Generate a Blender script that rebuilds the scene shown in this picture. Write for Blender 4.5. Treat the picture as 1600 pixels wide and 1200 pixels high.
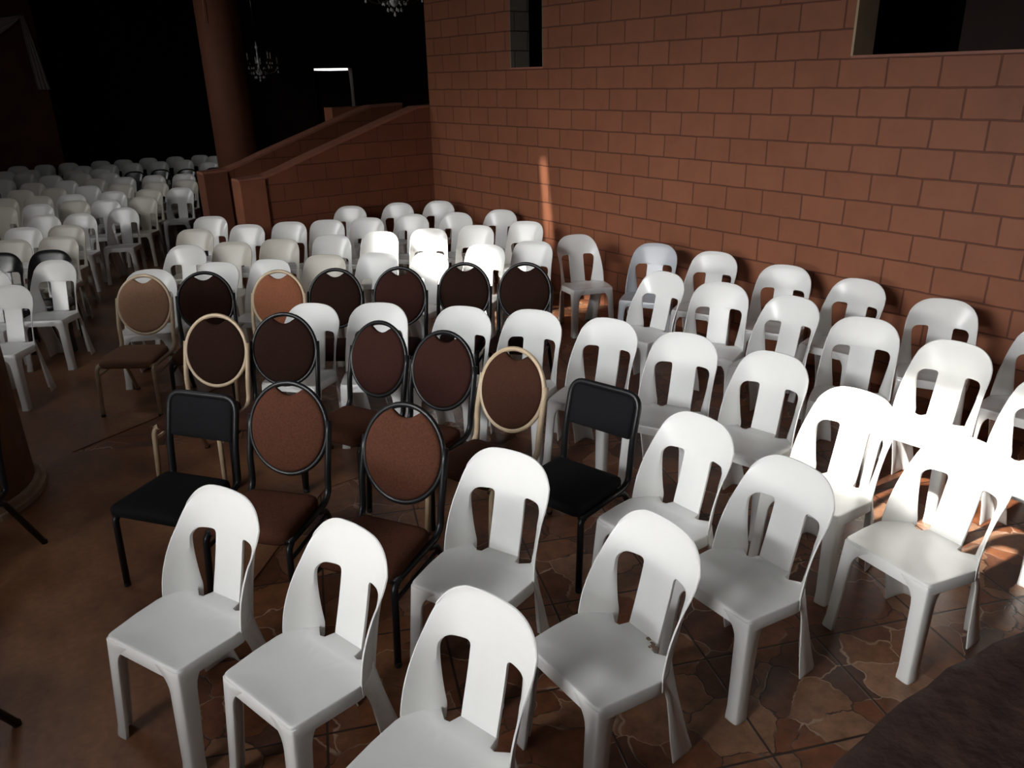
import bpy, bmesh, math, random
from mathutils import Vector, Matrix
random.seed(7)
PI = math.pi
for o in list(bpy.data.objects): bpy.data.objects.remove(o)
SC = bpy.context.scene
COL = SC.collection

# ------------------------------------------------------------------ camera
cam_d = bpy.data.cameras.new('camera'); cam = bpy.data.objects.new('camera', cam_d); COL.objects.link(cam)
cam_d.sensor_fit = 'HORIZONTAL'; cam_d.sensor_width = 36.0; cam_d.lens = 36.0*1216.57/1600.0
cam_d.clip_start = 0.05; cam_d.clip_end = 200
AZ, PITCH, ROLL = math.radians(36.98), math.radians(21.535), math.radians(-1.347)
def rz(v, a):
    c, s = math.cos(a), math.sin(a); return Vector((v[0]*c+v[1]*s, -v[0]*s+v[1]*c, v[2]))
_f = Vector((0, math.cos(PITCH), -math.sin(PITCH))); _u = Vector((0, math.sin(PITCH), math.cos(PITCH))); _r = Vector((1, 0, 0))
_rt = _r*math.cos(ROLL)+_u*math.sin(ROLL); _up = -_r*math.sin(ROLL)+_u*math.cos(ROLL)
_f, _up, _rt = rz(_f, AZ), rz(_up, AZ), rz(_rt, AZ)
M = Matrix((( _rt.x, _up.x, -_f.x, 0), (_rt.y, _up.y, -_f.y, 0), (_rt.z, _up.z, -_f.z, 2.0948), (0, 0, 0, 1)))
cam.matrix_world = M
SC.camera = cam

# ------------------------------------------------------------------ view, world, sun
SC.view_settings.view_transform = 'Standard'; SC.view_settings.look = 'None'
SC.view_settings.gamma = 1.0; SC.view_settings.use_curve_mapping = False
SC.view_settings.exposure = 0.0
W = bpy.data.worlds.new('sky'); SC.world = W; W.use_nodes = True
nt = W.node_tree; nt.nodes.clear()
wo = nt.nodes.new('ShaderNodeOutputWorld'); bg = nt.nodes.new('ShaderNodeBackground')
tc = nt.nodes.new('ShaderNodeTexCoord'); sx = nt.nodes.new('ShaderNodeSeparateXYZ'); mr = nt.nodes.new('ShaderNodeMapRange')
mr.inputs[1].default_value = -0.02; mr.inputs[2].default_value = 0.03
mx = nt.nodes.new('ShaderNodeMix'); mx.data_type = 'RGBA'
mx.inputs[6].default_value = (0.03, 0.028, 0.025, 1); mx.inputs[7].default_value = (0.95, 0.975, 1.0, 1)
nt.links.new(tc.outputs['Generated'], sx.inputs[0]); nt.links.new(sx.outputs[2], mr.inputs[0]); nt.links.new(mr.outputs[0], mx.inputs[0])
nt.links.new(mx.outputs[2], bg.inputs[0]); nt.links.new(bg.outputs[0], wo.inputs[0])
bg.inputs[1].default_value = 4.5
SUN_EL, SUN_AZ = math.radians(40), math.radians(-6)   # the sun travels towards +x, a little to -y
SUN = Vector((math.cos(SUN_EL)*math.cos(SUN_AZ), math.cos(SUN_EL)*math.sin(SUN_AZ), -math.sin(SUN_EL)))
sd = bpy.data.lights.new('sun', 'SUN'); sun = bpy.data.objects.new('sun', sd); COL.objects.link(sun)
sd.energy = 15.0; sd.angle = math.radians(1.6); sd.color = (1.0, 0.97, 0.92)
sun.rotation_euler = SUN.to_track_quat('-Z', 'Y').to_euler(); sun.location = (-6, 2, 8)
# added daylight lamps and invented side windows (window plane x = XL, looking into the room)
XL = -3.5; CEIL = 4.2
ADDED_WINDOWS = [(0.4, 2.6, 1.68, 2.3), (2.9, 5.2, 1.68, 2.3), (9.0, 10.6, 2.7, 3.5), (0.2, 4.2, 3.3, 3.95)]     # y0, y1, z0, z1
def area(name, loc, aim, sx_, sy_, power, col=(0.9, 0.96, 1.0), portal=False, spread=180):
    d = bpy.data.lights.new(name, 'AREA'); o = bpy.data.objects.new(name, d); COL.objects.link(o)
    d.shape = 'RECTANGLE'; d.size = sx_; d.size_y = sy_; d.energy = power; d.color = col; d.spread = math.radians(spread)
    o.location = loc; o.rotation_euler = (Vector(aim)-Vector(loc)).to_track_quat('-Z', 'Y').to_euler()
    if portal: d.cycles.is_portal = True
    return o
for i, (y0, y1, z0, z1) in enumerate(ADDED_WINDOWS):
    area('window_portal', (XL-0.12, (y0+y1)/2, (z0+z1)/2), (XL+1, (y0+y1)/2, (z0+z1)/2), y1-y0, z1-z0, 0, portal=True)
area('daylight', (-8.0, 0.9, 2.85), (0, 0.9, 2.85), 4.0, 1.3, 700, (1.0, 0.985, 0.96))  # added lamp outside the wall, stands in for low sky light
area('hall_fill', (XL-0.1, 9.8, 3.1), (4, 10.2, 2.95), 1.6, 0.8, 20, (1.0, 0.98, 0.95), spread=90)  # added lamp at an invented opening, brightens the chandeliers and column
area('high_fill', (XL-1.1, 2.0, 3.88), (XL-1.1+4.0, 2.75, 3.88-2.25), 3.4, 0.55, 78, (0.97, 0.98, 1.0), spread=62)  # added lamp to light the chairs from higher up; its window is invented too

# ------------------------------------------------------------------ materials
def mat(name, col=(0.5, 0.5, 0.5), rough=0.5, metal=0.0, spec=0.5, noise=0.0, nscale=20.0, bump=0.0, coat=0.0, sss=0.0):
    m = bpy.data.materials.new(name); m.use_nodes = True; n = m.node_tree; b = n.nodes['Principled BSDF']
    b.inputs['Base Color'].default_value = (*col, 1); b.inputs['Roughness'].default_value = rough
    b.inputs['Metallic'].default_value = metal; b.inputs['Specular IOR Level'].default_value = spec
    b.inputs['Coat Weight'].default_value = coat
    if noise or bump:
        t = n.nodes.new('ShaderNodeTexCoord'); no = n.nodes.new('ShaderNodeTexNoise'); no.inputs['Scale'].default_value = nscale
        no.inputs['Detail'].default_value = 5; n.links.new(t.outputs['Object'], no.inputs['Vector'])
        if noise:
            r = n.nodes.new('ShaderNodeMapRange'); r.inputs[1].default_value = 0.3; r.inputs[2].default_value = 0.7
            r.inputs[3].default_value = 1-noise; r.inputs[4].default_value = 1+noise
            h = n.nodes.new('ShaderNodeHueSaturation'); h.inputs['Color'].default_value = (*col, 1)
            n.links.new(no.outputs['Fac'], r.inputs[0]); n.links.new(r.outputs[0], h.inputs['Value']); n.links.new(h.outputs[0], b.inputs['Base Color'])
        if bump:
            bp = n.nodes.new('ShaderNodeBump'); bp.inputs['Strength'].default_value = bump; bp.inputs['Distance'].default_value = 0.01
            n.links.new(no.outputs['Fac'], bp.inputs['Height']); n.links.new(bp.outputs[0], b.inputs['Normal'])
    return m
def math_(n, op, a, b=None, c=None):
    x = n.nodes.new('ShaderNodeMath'); x.operation = op
    for i, v in enumerate((a, b, c)):
        if v is None: continue
        if isinstance(v, (int, float)): x.inputs[i].default_value = v
        else: n.links.new(v, x.inputs[i])
    return x.outputs[0]
def mixc(n, fac, a, b, mode='MIX'):
    x = n.nodes.new('ShaderNodeMix'); x.data_type = 'RGBA'; x.blend_type = mode
    for i, v in ((0, fac), (6, a), (7, b)):
        if isinstance(v, (int, float)): x.inputs[i].default_value = v
        elif isinstance(v, tuple): x.inputs[i].default_value = (*v, 1)
        else: n.links.new(v, x.inputs[i])
    return x.outputs[2]
def block_wall(name, axis, shift, c1, c2, cm, mortar=0.007):
    m = bpy.data.materials.new(name); m.use_nodes = True; n = m.node_tree; b = n.nodes['Principled BSDF']
    g = n.nodes.new('ShaderNodeNewGeometry'); s = n.nodes.new('ShaderNodeSeparateXYZ'); n.links.new(g.outputs['Position'], s.inputs[0])
    wn = n.nodes.new('ShaderNodeTexNoise'); wn.inputs['Scale'].default_value = 6; n.links.new(g.outputs['Position'], wn.inputs['Vector'])
    wob = math_(n, 'MULTIPLY_ADD', wn.outputs['Fac'], 0.012, -0.006)
    u = math_(n, 'ADD', math_(n, 'ADD', s.outputs[axis], shift), wob)
    v = math_(n, 'ADD', math_(n, 'ADD', s.outputs[2], 0.015), wob)
    c = n.nodes.new('ShaderNodeCombineXYZ'); n.links.new(u, c.inputs[0]); n.links.new(v, c.inputs[1])
    br = n.nodes.new('ShaderNodeTexBrick'); n.links.new(c.outputs[0], br.inputs['Vector'])
    br.inputs['Scale'].default_value = 1; br.inputs['Brick Width'].default_value = 0.337; br.inputs['Row Height'].default_value = 0.181
    br.inputs['Mortar Size'].default_value = mortar; br.inputs['Mortar Smooth'].default_value = 0.5; br.inputs['Bias'].default_value = 0
    br.inputs['Color1'].default_value = (*c1, 1); br.inputs['Color2'].default_value = (*c2, 1); br.inputs['Mortar'].default_value = (*cm, 1)
    fn = n.nodes.new('ShaderNodeTexNoise'); fn.inputs['Scale'].default_value = 3; fn.inputs['Detail'].default_value = 8; fn.inputs['Roughness'].default_value = .65
    n.links.new(g.outputs['Position'], fn.inputs['Vector'])
    f = math_(n, 'MULTIPLY_ADD', fn.outputs['Fac'], 0.6, 0.7)
    h = n.nodes.new('ShaderNodeHueSaturation'); n.links.new(br.outputs['Color'], h.inputs['Color']); n.links.new(f, h.inputs['Value'])
    n.links.new(h.outputs[0], b.inputs['Base Color']); b.inputs['Roughness'].default_value = 0.55; b.inputs['Specular IOR Level'].default_value = 0.35
    gn = n.nodes.new('ShaderNodeTexNoise'); gn.inputs['Scale'].default_value = 60; gn.inputs['Detail'].default_value = 4; n.links.new(g.outputs['Position'], gn.inputs['Vector'])
    hh = math_(n, 'MULTIPLY_ADD', br.outputs['Fac'], -1.0, math_(n, 'MULTIPLY', gn.outputs['Fac'], 0.25))
    bp = n.nodes.new('ShaderNodeBump'); bp.inputs['Strength'].default_value = 0.7; bp.inputs['Distance'].default_value = 0.006
    n.links.new(hh, bp.inputs['Height']); n.links.new(bp.outputs[0], b.inputs['Normal'])
    return m
def tile_floor():
    m = bpy.data.materials.new('stone_tile'); m.use_nodes = True; n = m.node_tree; b = n.nodes['Principled BSDF']
    g = n.nodes.new('ShaderNodeNewGeometry'); mp = n.nodes.new('ShaderNodeMapping'); mp.vector_type = 'TEXTURE'
    mp.inputs['Location'].default_value = (2.444, 1.281, 0); mp.inputs['Rotation'].default_value = (0, 0, math.radians(-23.8))
    n.links.new(g.outputs['Position'], mp.inputs[0]); s = n.nodes.new('ShaderNodeSeparateXYZ'); n.links.new(mp.outputs[0], s.inputs[0])
    T = 0.474
    def edge(o):
        f = math_(n, 'FRACT', math_(n, 'DIVIDE', o, T)); return math_(n, 'MULTIPLY', math_(n, 'MINIMUM', f, math_(n, 'SUBTRACT', 1.0, f)), T)
    e = math_(n, 'MINIMUM', edge(s.outputs[0]), edge(s.outputs[1]))
    grout = n.nodes.new('ShaderNodeMapRange'); grout.inputs[1].default_value = 0.003; grout.inputs[2].default_value = 0.006; n.links.new(e, grout.inputs[0])
    # printed crazy paving inside the tiles
    dn = n.nodes.new('ShaderNodeTexNoise'); dn.inputs['Scale'].default_value = 7; dn.inputs['Detail'].default_value = 3; n.links.new(mp.outputs[0], dn.inputs['Vector'])
    vm = n.nodes.new('ShaderNodeVectorMath'); vm.operation = 'MULTIPLY_ADD'; vm.inputs[1].default_value = (0.15, 0.15, 0.0)
    n.links.new(dn.outputs['Color'], vm.inputs[0]); n.links.new(mp.outputs[0], vm.inputs[2])
    vo = n.nodes.new('ShaderNodeTexVoronoi'); vo.feature = 'DISTANCE_TO_EDGE'; vo.inputs['Scale'].default_value = 4.9; n.links.new(vm.outputs[0], vo.inputs['Vector'])
    vc = n.nodes.new('ShaderNodeTexVoronoi'); vc.feature = 'F1'; vc.inputs['Scale'].default_value = 4.9; n.links.new(vm.outputs[0], vc.inputs['Vector'])
    cr = n.nodes.new('ShaderNodeMapRange'); cr.inputs[1].default_value = 0.004; cr.inputs[2].default_value = 0.016; n.links.new(vo.outputs['Distance'], cr.inputs[0])
    rr = n.nodes.new('ShaderNodeValToRGB'); n.links.new(vc.outputs['Color'], rr.inputs[0])
    el = rr.color_ramp.elements; el[0].position = 0.1; el[0].color = (0.085, 0.046, 0.034, 1); el[1].position = 0.9; el[1].color = (0.28, 0.165, 0.11, 1)
    x = el.new(0.4); x.color = (0.17, 0.072, 0.042, 1); x = el.new(0.65); x.color = (0.21, 0.108, 0.066, 1)
    fn = n.nodes.new('ShaderNodeTexNoise'); fn.inputs['Scale'].default_value = 14; fn.inputs['Detail'].default_value = 7; fn.inputs['Roughness'].default_value = .7; n.links.new(mp.outputs[0], fn.inputs['Vector'])
    hs = n.nodes.new('ShaderNodeHueSaturation'); n.links.new(rr.outputs[0], hs.inputs['Color']); n.links.new(math_(n, 'MULTIPLY_ADD', fn.outputs['Fac'], 2.1, -0.05), hs.inputs['Value']); hs.inputs['Saturation'].default_value = 1.15
    ln = n.nodes.new('ShaderNodeTexNoise'); ln.inputs['Scale'].default_value = 2.5; n.links.new(mp.outputs[0], ln.inputs['Vector'])
    lc = n.nodes.new('ShaderNodeMapRange'); lc.inputs[1].default_value = 0.48; lc.inputs[2].default_value = 0.54; n.links.new(ln.outputs['Fac'], lc.inputs[0])
    linec = mixc(n, lc.outputs[0], (0.035, 0.018, 0.013), (0.40, 0.27, 0.19))
    c = mixc(n, cr.outputs[0], linec, hs.outputs[0]); c = mixc(n, grout.outputs[0], (0.030, 0.016, 0.012), c)
    n.links.new(c, b.inputs['Base Color'])
    n.links.new(math_(n, 'MULTIPLY_ADD', fn.outputs['Fac'], 0.25, 0.22), b.inputs['Roughness']); b.inputs['Specular IOR Level'].default_value = 0.5
    hgt = math_(n, 'ADD', math_(n, 'MULTIPLY', cr.outputs[0], 0.35), math_(n, 'MULTIPLY', grout.outputs[0], 0.8)); hgt = math_(n, 'ADD', hgt, math_(n, 'MULTIPLY', fn.outputs['Fac'], 0.5))
    bp = n.nodes.new('ShaderNodeBump'); bp.inputs['Strength'].default_value = 0.45; bp.inputs['Distance'].default_value = 0.004
    n.links.new(hgt, bp.inputs['Height']); n.links.new(bp.outputs[0], b.inputs['Normal'])
    return m
def screed():
    m = bpy.data.materials.new('brown_screed'); m.use_nodes = True; n = m.node_tree; b = n.nodes['Principled BSDF']
    g = n.nodes.new('ShaderNodeNewGeometry'); mp = n.nodes.new('ShaderNodeMapping'); mp.inputs['Scale'].default_value = (1, 0.55, 1); mp.inputs['Rotation'].default_value = (0, 0, .5)
    n.links.new(g.outputs['Position'], mp.inputs[0])
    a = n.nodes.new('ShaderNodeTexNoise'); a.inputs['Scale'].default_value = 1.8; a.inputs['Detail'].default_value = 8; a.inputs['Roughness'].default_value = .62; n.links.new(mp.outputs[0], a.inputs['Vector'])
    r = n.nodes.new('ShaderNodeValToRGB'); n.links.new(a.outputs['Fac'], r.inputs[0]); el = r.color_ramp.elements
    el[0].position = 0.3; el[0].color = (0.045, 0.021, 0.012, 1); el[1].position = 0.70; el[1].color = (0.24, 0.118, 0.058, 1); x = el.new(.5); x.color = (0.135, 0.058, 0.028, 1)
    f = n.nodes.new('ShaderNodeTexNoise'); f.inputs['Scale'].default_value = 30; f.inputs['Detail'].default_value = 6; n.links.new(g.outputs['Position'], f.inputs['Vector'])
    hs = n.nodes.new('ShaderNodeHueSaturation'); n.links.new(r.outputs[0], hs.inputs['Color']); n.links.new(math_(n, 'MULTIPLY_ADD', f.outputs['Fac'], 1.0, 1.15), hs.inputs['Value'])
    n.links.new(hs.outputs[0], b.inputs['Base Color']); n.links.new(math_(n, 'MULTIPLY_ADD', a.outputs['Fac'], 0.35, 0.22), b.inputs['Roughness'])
    bp = n.nodes.new('ShaderNodeBump'); bp.inputs['Strength'].default_value = 0.15; bp.inputs['Distance'].default_value = 0.004; n.links.new(f.outputs['Fac'], bp.inputs['Height']); n.links.new(bp.outputs[0], b.inputs['Normal'])
    return m
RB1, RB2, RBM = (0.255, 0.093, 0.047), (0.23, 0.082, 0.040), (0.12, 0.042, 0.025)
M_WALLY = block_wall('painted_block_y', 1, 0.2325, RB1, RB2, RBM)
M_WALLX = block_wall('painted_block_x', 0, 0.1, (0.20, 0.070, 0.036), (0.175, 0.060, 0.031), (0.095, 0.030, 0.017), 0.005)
M_PLASTER = mat('brown_plaster', (0.25, 0.085, 0.042), 0.7, noise=.18, nscale=4, bump=.3)
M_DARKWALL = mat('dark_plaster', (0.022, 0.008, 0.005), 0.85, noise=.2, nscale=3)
M_REDWALL = mat('red_plaster', (0.15, 0.050, 0.024), 0.75, noise=.15, nscale=3, bump=.2)
M_FRONTW = mat('umber_plaster', (0.10, 0.045, 0.026), 0.8)
M_COPING = mat('coping_plaster', (0.30, 0.12, 0.075), 0.6, noise=.15, nscale=8, bump=.3)
M_GREYBLOCK = block_wall('bare_block', 0, 0.0, (0.20, 0.18, 0.14), (0.17, 0.15, 0.12), (0.05, 0.04, 0.03), 0.006)
M_BEIGE = mat('beige_reveal', (0.40, 0.30, 0.19), 0.7, noise=.1, nscale=5)
M_OUT = mat('pale_backing', (0.7, 0.68, 0.64), 0.8)
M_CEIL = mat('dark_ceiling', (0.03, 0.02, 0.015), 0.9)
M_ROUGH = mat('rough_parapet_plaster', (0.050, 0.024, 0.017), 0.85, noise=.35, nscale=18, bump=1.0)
M_FLOOR = tile_floor(); M_SCREED = screed()
M_WHITE = mat('white_plastic', (0.80, 0.80, 0.775), 0.27, spec=.5, noise=.03, nscale=5, bump=.03)
M_CREAM = mat('cream_plastic', (0.62, 0.585, 0.51), 0.33, spec=.5, noise=.03, nscale=5)
M_GREY = mat('pale_grey_plastic', (0.50, 0.52, 0.55), 0.3, spec=.5, noise=.03, nscale=5)
M_BLACKP = mat('black_plastic', (0.012, 0.012, 0.013), 0.22, spec=.6)
M_TUBEK = mat('black_tube', (0.008, 0.008, 0.009), 0.36, spec=.35, noise=.2, nscale=60, bump=.05)
M_TUBEC = mat('cream_tube', (0.50, 0.38, 0.25), 0.35, spec=.5, noise=.1, nscale=20)
M_TAN = mat('tan_fabric', (0.25, 0.140, 0.088), 0.95, spec=.08, noise=.1, nscale=90, bump=.2)
M_RUST = mat('rust_fabric', (0.25, 0.095, 0.050), 0.95, spec=.08, noise=.1, nscale=90, bump=.2)
M_REDBR = mat('red_brown_fabric', (0.078, 0.030, 0.018), 0.95, spec=.08, noise=.2, nscale=120, bump=.2)
M_DKBR = mat('dark_brown_fabric', (0.022, 0.010, 0.007), 0.95, spec=.08, noise=.12, nscale=90, bump=.2)
M_MAROON = mat('maroon_fabric', (0.036, 0.014, 0.011), 0.95, spec=.08, noise=.12, nscale=90, bump=.2)
M_BROWNF = mat('brown_fabric', (0.052, 0.022, 0.014), 0.95, spec=.08, noise=.12, nscale=90, bump=.2)
M_BLACKF = mat('black_fabric', (0.007, 0.007, 0.008), 0.85, spec=.12, noise=.1, nscale=90, bump=.15)
M_RUBBER = mat('black_rubber', (0.012, 0.012, 0.012), 0.7)
M_WOOD = mat('brown_wood', (0.15, 0.068, 0.024), 0.5, noise=.25, nscale=6)
M_WOODRIM = mat('worn_wood_rim', (0.42, 0.30, 0.20), 0.6, noise=.2, nscale=10)
M_CLOTH = mat('white_voile', (0.55, 0.50, 0.47), 0.9, spec=.1, noise=.1, nscale=4)
M_METAL = mat('chandelier_metal', (0.35, 0.30, 0.22), 0.3, metal=1.0)
M_CANDLE = mat('ivory_candle', (0.75, 0.72, 0.66), 0.4)
M_PAPER = mat('paper_scrap', (0.6, 0.55, 0.5), 0.8)
M_SCUFF = mat('brown_scuff', (0.20, 0.14, 0.09), 0.7, noise=.5, nscale=60)
M_CORD = mat('brown_cord', (0.35, 0.18, 0.10), 0.6)
gm = bpy.data.materials.new('cut_crystal'); gm.use_nodes = True; _b = gm.node_tree.nodes['Principled BSDF']
_b.inputs['Base Color'].default_value = (.92, .93, .95, 1); _b.inputs['Roughness'].default_value = 0.15; _b.inputs['Transmission Weight'].default_value = 0.0; _b.inputs['Specular IOR Level'].default_value = 1.0
M_CRYSTAL = gm

# ------------------------------------------------------------------ mesh helpers
def mesh_of(bm, name, mats, smooth=True):
    me = bpy.data.meshes.new(name); bm.normal_update(); bm.to_mesh(me); bm.free()
    for m in (mats if isinstance(mats, (list, tuple)) else [mats]): me.materials.append(m)
    if smooth:
        for p in me.polygons: p.use_smooth = True
    return me
def link(name, me, parent=None, loc=(0, 0, 0), rot=(0, 0, 0)):
    o = bpy.data.objects.new(name, me); COL.objects.link(o); o.location = loc; o.rotation_euler = rot
    if parent: o.parent = parent
    return o
def bake(me, *mods):
    """apply modifiers to a mesh and hand back the finished mesh"""
    o = bpy.data.objects.new('work', me); COL.objects.link(o)
    for kind, kw in mods:
        md = o.modifiers.new(kind, kind)
        for k, v in kw.items(): setattr(md, k, v)
    dg = bpy.context.evaluated_depsgraph_get(); dg.update()
    r = bpy.data.meshes.new_from_object(o.evaluated_get(dg)); r.name = me.name
    bpy.data.objects.remove(o); return r
def box(bm, x0, x1, y0, y1, z0, z1):
    v = [bm.verts.new(p) for p in ((x0, y0, z0), (x1, y0, z0), (x1, y1, z0), (x0, y1, z0), (x0, y0, z1), (x1, y0, z1), (x1, y1, z1), (x0, y1, z1))]
    for f in ((3, 2, 1, 0), (4, 5, 6, 7), (0, 1, 5, 4), (1, 2, 6, 5), (2, 3, 7, 6), (3, 0, 4, 7)): bm.faces.new([v[i] for i in f])
def tube(bm, pts, r, seg=10, cap=True, closed=False, flat=1.0):
    pts = [Vector(p) for p in pts]; n = len(pts); rings = []; rr = r if isinstance(r, (list, tuple)) else [r]*n
    nrm = None
    for i, p in enumerate(pts):
        if closed: t = (pts[(i+1) % n]-pts[i-1]).normalized()
        else: t = (pts[min(i+1, n-1)]-pts[max(i-1, 0)]).normalized()
        if nrm is None: nrm = t.orthogonal().normalized()
        nrm = (nrm-t*nrm.dot(t)).normalized(); bi = t.cross(nrm)
        rings.append([bm.verts.new(p+(nrm*math.cos(a)*flat+bi*math.sin(a))*rr[i]) for a in [2*PI*k/seg for k in range(seg)]])
    for i in range(n if closed else n-1):
        A, B = rings[i], rings[(i+1) % n]
        off = 0
        if closed and i == n-1: off = min(range(seg), key=lambda k: (A[0].co-B[k].co).length)
        for k in range(seg): bm.faces.new((A[k], A[(k+1) % seg], B[(k+1+off) % seg], B[(k+off) % seg]))
    if cap and not closed: bm.faces.new(rings[0][::-1]); bm.faces.new(rings[-1])
def smooth_path(ctrl, rad=0.05, n=6):
    """polyline with rounded corners"""
    c = [Vector(p) for p in ctrl]; out = [c[0]]
    for i in range(1, len(c)-1):
        a, b = (c[i-1]-c[i]), (c[i+1]-c[i]); r = min(rad, a.length*.45, b.length*.45); A = c[i]+a.normalized()*r; B = c[i]+b.normalized()*r
        for k in range(n+1):
            t = k/n; out.append(A*(1-t)**2+c[i]*2*t*(1-t)+B*t*t)
    out.append(c[-1]); return out
def lathe(bm, prof, seg=20, cx=0, cy=0):
    rings = [[bm.verts.new((cx+r*math.cos(2*PI*k/seg), cy+r*math.sin(2*PI*k/seg), z)) for k in range(seg)] for r, z in prof]
    for i in range(len(rings)-1):
        for k in range(seg): bm.faces.new((rings[i][k], rings[i][(k+1) % seg], rings[i+1][(k+1) % seg], rings[i+1][k]))
    bm.faces.new(rings[0][::-1]); bm.faces.new(rings[-1])
def prism(bm, poly, z0, z1):
    a = [bm.verts.new((x, y, z0)) for x, y in poly]; b = [bm.verts.new((x, y, z1)) for x, y in poly]; n = len(poly)
    bm.faces.new(a[::-1]); bm.faces.new(b)
    for i in range(n): bm.faces.new((a[i], a[(i+1) % n], b[(i+1) % n], b[i]))
def extrude_x(bm, poly, axis, c0, c1):
    """poly in (u, z); swept along the other horizontal axis; axis='y': u is x"""
    f = (lambda u, z, c: (u, c, z)) if axis == 'y' else (lambda u, z, c: (c, u, z))
    a = [bm.verts.new(f(u, z, c0)) for u, z in poly]; b = [bm.verts.new(f(u, z, c1)) for u, z in poly]; n = len(poly)
    bm.faces.new(a); bm.faces.new(b[::-1])
    for i in range(n): bm.faces.new((a[(i+1) % n], a[i], b[i], b[(i+1) % n]))
    bmesh.ops.recalc_face_normals(bm, faces=bm.faces)
def struct(name, bm, m, smooth=False):
    o = link(name, mesh_of(bm, name, m, smooth)); o['kind'] = 'structure'; return o
def thing(name, label, cat, loc=(0, 0, 0), rz_=0.0, group=None):
    o = bpy.data.objects.new(name, None); COL.objects.link(o); o.location = loc; o.rotation_euler = (0, 0, rz_)
    o.empty_display_size = 0.1; o['label'] = label; o['category'] = cat
    if group: o['group'] = group
    return o

# ------------------------------------------------------------------ the setting
XW = 5.17
bm = bmesh.new(); box(bm, XL-.3, 11.3, -4.3, 24, -0.2, 0); struct('floor', bm, M_FLOOR)
bm = bmesh.new()
poly = [(XL, -4), (.1, -4), (.2, 1.5), (.304, 2.221), (.36, 2.48), (.443, 2.691), (.65, 2.92), (.893, 3.138), (1.18, 3.42), (1.45, 3.66), (1.685, 3.66), (2.0, 3.72), (2.15, 4.13), (1.36, 4.57), (.43, 5.09),
        (.963, 5.30), (1.5, 5.6), (2.78, 8.36), (2.78, 9.5), (11, 9.5), (11, 17.3), (7, 17.3), (7, 22), (XL, 22)]
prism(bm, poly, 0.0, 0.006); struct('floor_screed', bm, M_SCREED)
def wall_with_holes(bm, axis, c0, c1, u0, u1, z0, z1, holes):
    """boxes around rectangular openings (u0,u1,z0,z1) sharing one wall"""
    us = sorted({u0, u1, *[h[0] for h in holes], *[h[1] for h in holes]})
    for a, b in zip(us, us[1:]):
        cuts = sorted([(h[2], h[3]) for h in holes if h[0] <= a and h[1] >= b]); z = z0
        for h0, h1 in cuts+[(z1, z1)]:
            if h0 > z+1e-6:
                if axis == 'x': box(bm, c0, c1, a, b, z, h0)
                else: box(bm, a, b, c0, c1, z, h0)
            z = h1
# right wall: painted blocks, a slot window and a wide opening
SLOT = (6.25, 6.77, 2.175, 3.4); WIDE = (0.6, 3.06, 2.172, 3.5)
bm = bmesh.new(); wall_with_holes(bm, 'x', XW, XW+.24, -4, 8.36, 0, CEIL, [SLOT, WIDE]); struct('wall_right', bm, M_WALLY)
bm = bmesh.new(); box(bm, XW+.001, XW+.239, SLOT[1]-.012, SLOT[1]+.001, SLOT[2], SLOT[3]); box(bm, XW+.001, XW+.239, SLOT[0], SLOT[0]+.012, SLOT[2], SLOT[3]); struct('trim_1', bm, M_GREYBLOCK)
bm = bmesh.new(); box(bm, XW-.004, XW+.239, WIDE[1]-.012, WIDE[1]+.004, WIDE[2], WIDE[3]); struct('trim_2', bm, M_BEIGE)
bm = bmesh.new(); box(bm, XW-.004, XW+.24, WIDE[0], WIDE[1], WIDE[2]-.012, WIDE[2]+.004); box(bm, XW-.004, XW+.24, SLOT[0], SLOT[1], SLOT[2]-.012, SLOT[2]+.004); struct('trim_3', bm, M_COPING)
# room beyond the right wall
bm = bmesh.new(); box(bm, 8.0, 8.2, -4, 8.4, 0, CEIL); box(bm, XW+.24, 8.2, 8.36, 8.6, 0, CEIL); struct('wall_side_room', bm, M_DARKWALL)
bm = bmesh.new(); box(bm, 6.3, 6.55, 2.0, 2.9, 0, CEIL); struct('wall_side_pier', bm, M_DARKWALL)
# unseen left wall with invented windows, sized to shape the daylight
bm = bmesh.new(); wall_with_holes(bm, 'x', XL-.25, XL, -4, 22, 0, CEIL, ADDED_WINDOWS); struct('wall_left', bm, M_FRONTW)
for i, (y0, y1, z0, z1) in enumerate(ADDED_WINDOWS):
    bm = bmesh.new()
    for y in (y0, (y0+y1)/2-.02, y1-.04): box(bm, XL-.16, XL-.12, y, y+.04, z0, z1)
    for z in (z0, z1-.04): box(bm, XL-.16, XL-.12, y0, y1, z, z+.04)
    struct('window_%d' % (i+1), bm, M_TUBEK)  # frames for the invented openings
bm = bmesh.new(); box(bm, XL-.25, 8.2, -4.25, -4, 0, CEIL); struct('wall_front', bm, M_FRONTW)
# far end of the hall
bm = bmesh.new(); box(bm, XL, 2.53, 17.2, 17.45, 0, CEIL); struct('wall_back', bm, M_REDWALL)
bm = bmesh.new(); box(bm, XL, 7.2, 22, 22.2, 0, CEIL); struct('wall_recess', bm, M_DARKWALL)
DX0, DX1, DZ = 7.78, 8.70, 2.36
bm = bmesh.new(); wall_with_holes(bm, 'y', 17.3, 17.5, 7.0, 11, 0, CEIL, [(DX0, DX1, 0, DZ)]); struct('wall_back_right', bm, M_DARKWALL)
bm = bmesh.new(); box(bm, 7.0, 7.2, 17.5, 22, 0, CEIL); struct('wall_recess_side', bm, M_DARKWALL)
bm = bmesh.new(); box(bm, 11, 11.2, 8.4, 17.5, 0, CEIL); box(bm, 8.2, 11.2, 8.36, 8.6, 0, CEIL); struct('wall_hall_right', bm, M_DARKWALL)
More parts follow.
